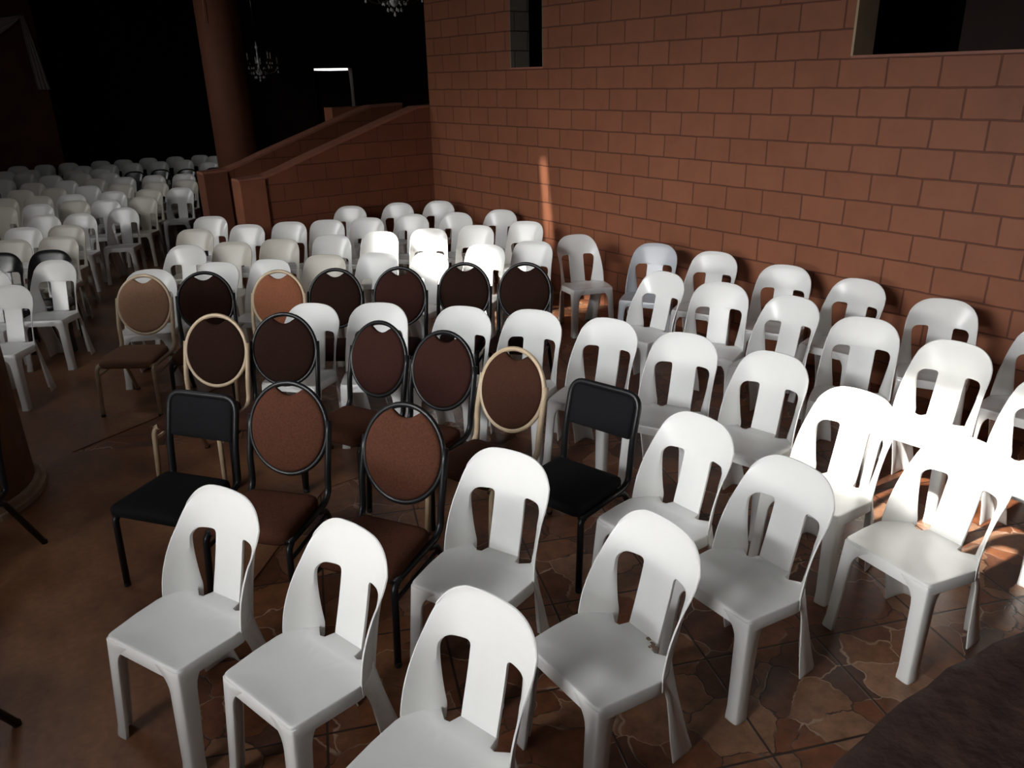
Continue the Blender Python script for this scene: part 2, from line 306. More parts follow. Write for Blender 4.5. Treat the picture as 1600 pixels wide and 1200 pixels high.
# the door stands a little ajar of its frame: daylight leaks over its top and down one side
bm = bmesh.new()
dv = [(DX0, 0), (DX1-.035, 0), (DX1-.028, .9), (DX1-.04, 1.5), (DX1-.032, 1.9), (DX1-.05, DZ-.05), (8.2, DZ-.055), (DX0, DZ-.045)]
extrude_x(bm, dv, 'y', 17.38, 17.43); dr = struct('door_1', bm, M_DARKWALL)
bm = bmesh.new(); box(bm, 5, 13, 23.5, 23.7, 0, 2.6); struct('wall_backing', bm, M_OUT)  # added pale backing that keeps the gaps round the door bright
# ceiling with invented openings, shaped to throw the sun patches
HC = 4.2
def sky_hole(x0, x1, y0, y1, z):        # opening that lets the sun reach that patch at height z
    k = (CEIL-z)/-SUN.z; dx, dy = SUN.x*k, SUN.y*k
    return (x0-dx, x1-dx, y0-dy, y1-dy)
HOLES = [sky_hole(2.74, 3.92, 0.85, 1.85, .55), sky_hole(3.25, 3.98, 5.2, 6.45, .55), sky_hole(4.12, 4.5, 5.38, 5.85, .55), sky_hole(5.0, 6.05, 6.14, 6.20, .55)]
bm = bmesh.new(); xs = sorted({XL-.25, 7.2, 11.2, *[h[0] for h in HOLES], *[h[1] for h in HOLES]})
for a, b in zip(xs, xs[1:]):
    y = -4.25
    for h in sorted([(h[2], h[3]) for h in HOLES if h[0] <= a+1e-6 and h[1] >= b-1e-6])+[(17.5 if a >= 7.2 else 22.2, 0)]:
        if h[0] > y: box(bm, a, b, y, h[0], CEIL, CEIL+.06)
        y = h[1]
box(bm, XL-1.6, XL-.25, -4.25, 12, CEIL, CEIL+.06)  # added eave slab outside, blocks the sun from the high opening
struct('ceiling', bm, M_CEIL)
# ramp between two stepped-down walls
def ramp_poly(x0, base=0.0):
    p = [(x0, base), (x0, 1.135), (x0+.28, 1.15), (x0+.5, 1.215), (x0+.75, 1.305), (x0+1.25, 1.47), (x0+1.75, 1.635), (x0+2.2, 1.775), (5.4, 1.79), (5.4, base)]
    return p
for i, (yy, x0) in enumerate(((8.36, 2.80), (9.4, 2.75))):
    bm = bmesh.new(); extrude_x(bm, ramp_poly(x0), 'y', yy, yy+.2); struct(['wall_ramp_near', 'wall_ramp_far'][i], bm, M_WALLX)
    bm = bmesh.new(); p = ramp_poly(x0)[1:-1]
    top = [(u-(.015 if k == 0 else 0), z+.022) for k, (u, z) in enumerate(p)]; bot = [(u-(.015 if k == 0 else 0), z-.004) for k, (u, z) in enumerate(p)]
    extrude_x(bm, top+bot[::-1], 'y', yy-.008, yy+.208); struct('trim_%d' % (4+i), bm, M_COPING)
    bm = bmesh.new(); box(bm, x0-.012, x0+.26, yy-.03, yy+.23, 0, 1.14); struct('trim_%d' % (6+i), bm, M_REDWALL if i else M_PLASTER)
bm = bmesh.new(); extrude_x(bm, [(2.9, 0), (5.4, .75), (8, .75), (8, 0)], 'y', 8.56, 9.4); struct('floor_ramp', bm, M_SCREED)
bm = bmesh.new(); box(bm, 4.83, 5.5, 10.3, 10.55, 0, 1.76); struct('wall_ramp_pier', bm, M_PLASTER)
# round column
bm = bmesh.new(); lathe(bm, [(.30, 0), (.30, CEIL)], 48, 4.02, 11.9); c = struct('column', bm, M_REDWALL, True)
# parapet in front of the viewpoint
bm = bmesh.new(); prof = []
N = 40
pts = []
for k in range(N+1):
    x = .3+3.0*k/N; pts.append(x)
rows = []
for x in pts:
    e = max(.15, .482-.04*((x-1.17)/.4)**2) if x > 1.0 else .47
    e += random.uniform(-.004, .004)
    ring = [(-.12, 0), (-.12, .93)]+[(-.12+(e+.12)*t, .985+.02*math.sin(PI*t)+random.uniform(-.004, .004)) for t in (.05, .2, .35, .5, .65, .8, .92)]+[(e, .975+random.uniform(-.003, .003)), (e+.012, .94), (e+.012, 0)]
    rows.append([bm.verts.new((x, a, b)) for a, b in ring])
for A, B in zip(rows, rows[1:]):
    for k in range(len(A)-1): bm.faces.new((A[k], A[k+1], B[k+1], B[k]))
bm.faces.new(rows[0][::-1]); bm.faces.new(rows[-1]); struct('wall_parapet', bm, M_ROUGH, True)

# ------------------------------------------------------------------ moulded plastic chair
WJ, HS, HT = .198, .409, .799
def lerp_tab(tab, z):
    if z <= tab[0][0]: return tab[0][1]
    for (a, p), (b, q) in zip(tab, tab[1:]):
        if z <= b: t = (z-a)/(b-a); return p+(q-p)*t
    return tab[-1][1]
Z0, NP = .615, 2.7
def half_w(z):                      # outline of the back: nearly straight sides, then a broad rounded top
    if z <= Z0: return WJ-.006*(z-HS)/(Z0-HS)
    t = min(1.0, (z-Z0)/(HT-Z0)); return .192*(1-t**NP)**(1/NP)
def y_c(z): t = (z-HS)/(HT-HS); return -.180-.082*t-.010*math.sin(PI*max(0, min(1, t)))
def y_e(z): return min(-.060, lerp_tab([(HS, -.063), (.46, -.072), (.50, -.083), (.55, -.104), (.60, -.134), (.65, -.176), (.70, -.213), (.75, -.240), (HT, -.262)], z))
def shell_pt(x, z):                 # point of the curved back for offset x from the middle at height z
    w = max(half_w(z), 1e-4); s = min(1.0, abs(x)/w); yc, ye = y_c(z), y_e(z); t = max(0, min(1, (z-HS)/(HT-HS)))
    return Vector((x, yc+(ye-yc)*s**(4.6-1.8*t), z))
ZT, XO = .628, .138
def slot(z):                        # inner and outer edge of the slot at height z
    t = max(0, min(1, (z-HS)/(ZT-HS))); xi = .064; xo = XO+.020*t**.7
    for r, sg in ((.018, 0), (.034, 1)):
        if z > ZT-r:
            d = r-math.sqrt(max(0, r*r-(z-(ZT-r))**2))
            if sg: xo -= d
            else: xi += d
    return xi, max(xo, xi+.012)
def make_back():
    bm = bmesh.new(); zs = [HS-.050, HS-.020]+[HS+(ZT-.050-HS)*k/8 for k in range(9)]+[ZT-.050+.050*math.sin(PI/2*k/8) for k in range(1, 9)]
    nz = len(zs); rows = []
    F = [-1, -.9, -.78, -.66, -.52, -.38, -.24, 0, .24, .38, .52, .66, .78, .9, 1]
    for z in zs:
        w = half_w(z); xi, xo = slot(z); half = [0, xi*.5, xi, (xi+xo)/2, xo, xo+(w-xo)*.4, xo+(w-xo)*.75, w]
        rows.append([bm.verts.new(shell_pt(x, z)) for x in [-h for h in half[::-1]][:-1]+half])
    base = [(v.co.x, ZT) for v in rows[-1]]
    def contour(f):
        th = math.radians(24)+(PI-2*math.radians(24))*(1-(f+1)/2); c, s_ = math.cos(th), math.sin(th)
        return (.192*math.copysign(abs(c)**(2/NP), c), Z0+(HT-Z0)*s_**(2/NP))
    NK = 9
    for k in range(1, NK+1):
        t = k/NK; row = []
        for j, f in enumerate(F):
            cx, cz = contour(f); bx, bz = base[j]; x, z = bx*(1-t)+cx*t, bz*(1-t)+cz*t
            if abs(f) == 1: x = math.copysign(half_w(z), f)
            p = shell_pt(x, z)
            if k == NK: p.y += .005; p.z -= .001
            row.append(bm.verts.new(p))
        rows.append(row)
    n = len(rows[0])
    for i in range(len(rows)-1):
        for k in range(n-1):
            if i < nz-1 and k in (3, 4, 9, 10): continue
            bm.faces.new((rows[i][k], rows[i][k+1], rows[i+1][k+1], rows[i+1][k]))
    # turned-back flange round each slot
    hole = [e for e in bm.edges if len(e.link_faces) == 1 and all(abs(v.co.x) < half_w(v.co.z)-.012 and v.co.z < ZT+.002 for v in e.verts) and not all(v.co.z < HS-.049 for v in e.verts)]
    r_ = bmesh.ops.extrude_edge_only(bm, edges=hole)
    for v in [q for q in r_['geom'] if isinstance(q, bmesh.types.BMVert)]:
        lo = max(0.0, min(1.0, 1-(v.co.z-HS)/.17))
        if abs(v.co.x) > .100: v.co.y -= .013+.012*lo; v.co.x -= math.copysign(.012*lo, v.co.x)
        else: v.co.y -= .008
    me = mesh_of(bm, 'plastic_backrest', M_WHITE)
    return bake(me, ('SOLIDIFY', dict(thickness=.006, offset=0)), ('BEVEL', dict(width=.0016, segments=2, limit_method='ANGLE')), ('SUBSURF', dict(levels=1, render_levels=1)))
def plan_y(s): return y_c(HS)+(y_e(HS)-y_c(HS))*s**4.6
def seat_z(y): return HS-.012*max(0, min(1, (.02-y)/.2))
def rounded(pts, r, n=5):
    out = []; m = len(pts)
    for i, (x, y, q) in enumerate(pts):
        if not q: out.append((x, y)); continue
        p = Vector((x, y)); a = Vector(pts[i-1][:2])-p; b = Vector(pts[(i+1) % m][:2])-p; A = p+a.normalized()*q; B = p+b.normalized()*q
        for k in range(n+1):
            t = k/n; v = A*(1-t)**2+p*2*t*(1-t)+B*t*t; out.append((v.x, v.y))
    return out
def make_seat():
    # plan outline, then a rolled edge all round and an apron under it
    f = [(.178, .171, .022), (-.178, .171, .022), (-.192, .05, 0), (-WJ-.001, -.04, .0), (-WJ, -.063, 0)]
    for s in (.985, .96, .92, .86, .78, .72): f.append((-WJ*s, plan_y(s), 0))
    f += [(-.137, -.166, 0), (-.094, -.136, 0), (-.076, -.140, 0), (-.067, -.180, 0), (.067, -.180, 0), (.076, -.140, 0), (.094, -.136, 0), (.137, -.166, 0)]
    for s in (.72, .78, .86, .92, .96, .985): f.append((WJ*s, plan_y(s), 0))
    f += [(WJ, -.063, 0), (WJ+.001, -.04, 0), (.192, .05, 0)]
    out = rounded(f, .02)
    bm = bmesh.new()
    # concentric rings towards the middle give the slight dish
    rings = []
    for sc, dz, lim in ((1.0, -.004, -1), (.985, 0.0, -1), (.93, 0.0, -.119), (.8, -.004, -.108), (.55, -.008, -1), (.25, -.009, -1)):
        ring = []
        for x, y in out:
            yy = max((y-.01)*sc+.01, lim) if abs(x) < .17 else (y-.01)*sc+.01
            ring.append(bm.verts.new((x*sc, yy, seat_z(yy)+dz)))
        rings.append(ring)
    c = bm.verts.new((0, .01, HS-.009)); n = len(out)
    for A, B in zip(rings, rings[1:]):
        for k in range(n): bm.faces.new((A[k], A[(k+1) % n], B[(k+1) % n], B[k]))
    for k in range(n): bm.faces.new((rings[-1][k], rings[-1][(k+1) % n], c))
    # apron hanging from the front and side edges
    low = []
    for (x, y), v in zip(out, rings[0]):
        d = .046 if y > -.05 else (.046 if abs(x) > .12 else .03)
        low.append(bm.verts.new((x*(1.012 if y > -.1 else 1.0), y+(.004 if y > 0 else 0), seat_z(y)-d)))
    for k in range(n): bm.faces.new((rings[0][(k+1) % n], rings[0][k], low[k], low[(k+1) % n]))
    bmesh.ops.recalc_face_normals(bm, faces=bm.faces)
    me = mesh_of(bm, 'plastic_seat', M_WHITE)
    return bake(me, ('SOLIDIFY', dict(thickness=.005, offset=-1)), ('BEVEL', dict(width=.002, segments=2, limit_method='ANGLE', angle_limit=.7)))
def make_front_leg(sx_):
    """L-shaped channel leg: broad at the apron (curved gussets), thin at the foot"""
    bm = bmesh.new(); rows = []
    zs = [HS-.010, HS-.03, HS-.05, HS-.062, HS-.078, HS-.10, HS-.14, HS-.2, .12, .05, .012, 0]
    for z in zs:
        t = 1-z/(HS-.01); cx, cy = .178+.015*t, .171+.033*t
        g = max(0, (z-(HS-.10))/.10) if z > HS-.10 else 0
        wf = .050-.008*t+.075*g**2.2; ws = .062-.014*t+.075*g**2.2
        if z <= .012: cx += .003; cy += .003; wf += .005; ws += .003
        row = [(cx-wf, cy-.012-.0*g), (cx-wf, cy), (cx-wf*.5, cy+.001), (cx-.009, cy), (cx-.0025, cy-.0025), (cx, cy-.009), (cx+.001, cy-ws*.5), (cx, cy-ws), (cx-.012, cy-ws)]
        rows.append([bm.verts.new((x*sx_, y, z)) for x, y in row])
    for A, B in zip(rows, rows[1:]):
        for k in range(len(A)-1): bm.faces.new((A[k], A[k+1], B[k+1], B[k]))
    bmesh.ops.recalc_face_normals(bm, faces=bm.faces)
    me = mesh_of(bm, 'plastic_front_leg', M_WHITE)
    return bake(me, ('SOLIDIFY', dict(thickness=.005, offset=0)), ('BEVEL', dict(width=.0012, segments=1, limit_method='ANGLE')))
def make_rear_leg(sx_):
    bm = bmesh.new(); rows = []
    zs = [HS-.008, HS-.02, HS-.05, HS-.075, HS-.11, HS-.16, .16, .08, .015, 0]
    foot = [(.098, -.256), (.120, -.262), (.146, -.263), (.165, -.255), (.171, -.236), (.174, -.198), (.176, -.156)]
    for z in zs:
        t = max(0.0, 1-z/HS); e = max(0.0, min(1.0, (HS-.02-z)/.10)); e = e*e*(3-2*e); row = []
        for k, (fx, fy) in enumerate(foot):
            s = (.66, .74, .83, .91, .96, .985, 1.0)[k]; s = s+(.0 if k else .06)*e
            x0 = WJ*s; y0 = plan_y(s); 
            if k >= 5: y0 = y0*(1-e)-(.076 if k == 6 else .105)*e
            tt = t; x = x0*(1-tt)+fx*tt; y = y0*(1-tt)+fy*tt
            if z <= .015: x += .003
            row.append(bm.verts.new((x*sx_, y, z)))
        rows.append(row)
    for A, B in zip(rows, rows[1:]):
        for k in range(6): bm.faces.new((A[k], A[k+1], B[k+1], B[k]))
    bmesh.ops.recalc_face_normals(bm, faces=bm.faces)
    me = mesh_of(bm, 'plastic_rear_leg', M_WHITE)
    return bake(me, ('SOLIDIFY', dict(thickness=.006, offset=0)), ('BEVEL', dict(width=.0012, segments=1, limit_method='ANGLE')))
def recolour(me, m):
    r = me.copy(); r.materials.clear(); r.materials.append(m); return r
_parts = [('seat', make_seat()), ('backrest', make_back()), ('leg', make_front_leg(1)), ('leg', make_front_leg(-1)), ('leg', make_rear_leg(1)), ('leg', make_rear_leg(-1))]
Z0, NP, ZT, XO = .638, 3.3, .590, .140; _sq = make_back()     # the squarer model that fills the hall
_parts2 = [(n, _sq if n == 'backrest' else m) for n, m in _parts]
PLASTIC = {'white': _parts, 'white_square': _parts2, 'cream_square': [(n, recolour(m, M_CREAM)) for n, m in _parts2], 'white_square_far': _parts2, 'cream': [(n, recolour(m, M_CREAM)) for n, m in _parts], 'grey': [(n, recolour(m, M_GREY)) for n, m in _parts], 'black': [(n, recolour(m, M_BLACKP)) for n, m in _parts]}
PROTO = {}
def copy_tree(o, parent=None):
    c = o.copy(); COL.objects.link(c); c.parent = parent
    for ch in o.children: copy_tree(ch, c)
    return c
def plastic_chair(kind, x, y, yaw, label, group, z=0.0):
    if kind not in PROTO:
        t = thing('plastic_chair', label, 'chair'); PROTO[kind] = t
        for n, me in PLASTIC[kind]: link(n, me, t)
    else: t = copy_tree(PROTO[kind])
    t.location = (x, y, z); t.rotation_euler = (0, 0, math.radians(yaw-90)); t.scale = (.92 if 'square' in kind or 'hall' in group else 1.0, 1.0, 1.0); t['label'] = label; t['category'] = 'chair'; t['group'] = group
    return t

def add_scuff(t):
    bm = bmesh.new()
    for cx, cy, n, r in ((-.035, -.166, 7, .010), (-.055, -.162, 8, .008), (-.072, -.152, 9, .013), (-.080, -.160, 7, .007), (-.064, -.140, 6, .005)):
        bm.faces.new([bm.verts.new((cx+r*(.6+.7*random.random())*math.cos(2*PI*k/n)*1.4, cy+r*(.5+.6*random.random())*math.sin(2*PI*k/n), seat_z(cy)+.0012)) for k in range(n)])
    o = link('scuff_mark', mesh_of(bm, 'scuff_mark', M_SCUFF, False), t); o['label'] = 'dark brown scuff on the seat beside the back'
# ------------------------------------------------------------------ upholstered stacking chairs
def cushion(outline, y_axis, thick, name, m, bulge=.02, levels=1, plane='xy', z=0.0):
    """closed pad: outline (u,v); front bulges, back nearly flat. plane 'xy' lies flat, 'xz' stands"""
    bm = bmesh.new(); n = len(outline); cu = sum(p[0] for p in outline)/n; cv = sum(p[1] for p in outline)/n
    def P(u, v, h): return (u, v, z+h) if plane == 'xy' else (u, h, v)
    prof = [(.30, -thick*.5), (.75, -thick*.5), (.95, -thick*.48), (1.0, -thick*.28), (1.0, thick*.12), (.985, thick*.34), (.93, thick*.5), (.80, thick*.5+bulge*.45), (.6, thick*.5+bulge*.8), (.3, thick*.5+bulge)]
    rings = [[bm.verts.new(P(cu+(u-cu)*s, cv+(v-cv)*s, h)) for u, v in outline] for s, h in prof]
    for A, B in zip(rings, rings[1:]):
        for k in range(n): bm.faces.new((A[k], A[(k+1) % n], B[(k+1) % n], B[k]))
    bm.faces.new(rings[0][::-1]); c = bm.verts.new(P(cu, cv, thick*.5+bulge*1.05))
    for k in range(n): bm.faces.new((rings[-1][k], rings[-1][(k+1) % n], c))
    bmesh.ops.recalc_face_normals(bm, faces=bm.faces)
    return mesh_of(bm, name, m)
LEAN = .281; RA, RB, RZ, RY = .186, .203, .658, -.263
def on_back(u, v, h=0.0):            # ring plane: u across, v up the lean, h out towards the sitter
    return Vector((u, RY-math.sin(LEAN)*v+math.cos(LEAN)*h, RZ+math.cos(LEAN)*v+math.sin(LEAN)*h))
def round_back_parts(tube_m, seat_m, back_m):
    out = []
    # seat pad, wider at the front
    f = rounded([(.192, .178, .07), (-.192, .178, .07), (-.172, -.160, .05), (.172, -.160, .05)], 0, 7)
    out.append(('seat', cushion(f, 0, .062, 'banquet_seat', seat_m, .014, z=.369), None))
    # oval back pad with a scooped hand hold at its top
    o = []; n = 64
    for k in range(n):
        a = 2*PI*k/n+PI/2+.0001; u, v = (RA-.008)*math.cos(a), (RB-.008)*math.sin(a)
        if v > 0 and abs(u) < .062:
            q = u/.062; edge = (RB-.008)*math.sqrt(1-(.062/(RA-.008))**2); v = edge-.034*max(0.0, math.cos(q*PI/2))**.7
        o.append((u, v))
    me = cushion(o, 0, .030, 'banquet_back', back_m, .014, plane='xz')
    for vtx in me.vertices: u, h, v = vtx.co; vtx.co = on_back(u, v, h+.004)
    out.append(('backrest', me, None))
    # frame: oval ring, a post each side sweeping forward into the seat rail
    bm = bmesh.new(); tube(bm, [on_back(RA*math.cos(2*PI*k/48), RB*math.sin(2*PI*k/48)) for k in range(48)], .0115, 8, closed=True, flat=1.2)
    out.append(('back_ring', mesh_of(bm, 'banquet_ring', tube_m), None))
    bm = bmesh.new()
    for s in (1, -1):
        p = [on_back(s*(RA+.004), .05), on_back(s*(RA+.006), -.05), on_back(s*(RA+.006), -.15), (s*.188, -.212, .45), (s*.188, -.205, .39), (s*.186, -.165, .352), (s*.182, -.10, .348), (s*.186, .16, .350)]
        tube(bm, smooth_path(p, .04, 5), .013, 8, flat=1.15)
    for s in (1, -1): tube(bm, [(s*.195, .178, .285), (s*.190, -.165, .298)], .009, 8)
    tube(bm, [(-.186, .155, .350), (.186, .155, .350)], .010, 8); tube(bm, [(-.182, -.12, .346), (.182, -.12, .346)], .010, 8)
    out.append(('frame', mesh_of(bm, 'banquet_frame', tube_m), None))
    for s in (1, -1):
        bm = bmesh.new(); tube(bm, smooth_path([(s*.186, .13, .350), (s*.190, .172, .335), (s*.197, .203, .012)], .03, 4), .013, 8, flat=1.1)
        out.append(('leg', mesh_of(bm, 'banquet_front_leg', tube_m), (s*.197, .203)))
    for s in (1, -1):
        bm = bmesh.new(); tube(bm, smooth_path([(s*.184, -.10, .343), (s*.190, -.155, .325), (s*.192, -.30, .012)], .03, 4), .013, 8, flat=1.1)
        out.append(('leg', mesh_of(bm, 'banquet_rear_leg', tube_m), (s*.192, -.30)))
    return out
def foot_mesh(x, y):
    bm = bmesh.new(); lathe(bm, [(.013, 0), (.0145, .004), (.0145, .022), (.012, .024)], 12, x, y); return mesh_of(bm, 'rubber_foot', M_RUBBER)
def build_stacker(name, parts, label, cat, x, y, yaw, group, handle=False):
    t = thing(name, label, cat, (x, y, 0), math.radians(yaw-90), group)
    for n, me, foot in parts:
        o = link(n, me, t)
        if foot: link('rubber_foot', foot_mesh(*foot), o)
    return t
def rect_back_parts(tube_m, pad_m):
    out = []
    f = rounded([(.190, .195, .035), (-.190, .195, .035), (-.180, -.165, .03), (.180, -.165, .03)], 0, 5)
    out.append(('seat', cushion(f, 0, .050, 'stacking_seat', pad_m, .008, z=.392), None))
    o = rounded([(.168, .105, .045), (-.168, .105, .045), (-.168, -.088, .012), (.168, -.088, .012)], 0, 6)
    me = cushion(o, 0, .030, 'stacking_back', pad_m, .006, plane='xz')
    L = .27
    def ob(u, v, h=0.0): return Vector((u, -.252-math.sin(L)*v+math.cos(L)*h, .655+math.cos(L)*v+math.sin(L)*h))
    for vtx in me.vertices: u, h, v = vtx.co; vtx.co = ob(u, v, h)
    out.append(('backrest', me, None))
    bm = bmesh.new()
    p = [(.182, .17, .358), (.182, -.15, .355), (.182, -.205, .375), (.182, -.212, .45), ob(.182, -.10), ob(.182, .116), ob(-.182, .116), ob(-.182, -.10), (-.182, -.212, .45), (-.182, -.205, .375), (-.182, -.15, .355), (-.182, .17, .358)]
    tube(bm, smooth_path(p, .070, 7), .0150, 10, flat=1.1)
    tube(bm, [(-.182, .15, .358), (.182, .15, .358)], .010, 8); tube(bm, [(-.182, -.14, .352), (.182, -.14, .352)], .010, 8)
    out.append(('frame', mesh_of(bm, 'stacking_frame', tube_m), None))
    for s in (1, -1):
        bm = bmesh.new(); tube(bm, smooth_path([(s*.182, .13, .356), (s*.184, .170, .345), (s*.187, .185, .012)], .03, 4), .0145, 10)
        out.append(('leg', mesh_of(bm, 'stacking_front_leg', tube_m), (s*.187, .185)))
    for s in (1, -1):
        bm = bmesh.new(); tube(bm, smooth_path([(s*.182, -.10, .352), (s*.186, -.165, .335), (s*.190, -.34, .012)], .03, 4), .0145, 10)
        out.append(('leg', mesh_of(bm, 'stacking_rear_leg', tube_m), (s*.190, -.34)))
    return out

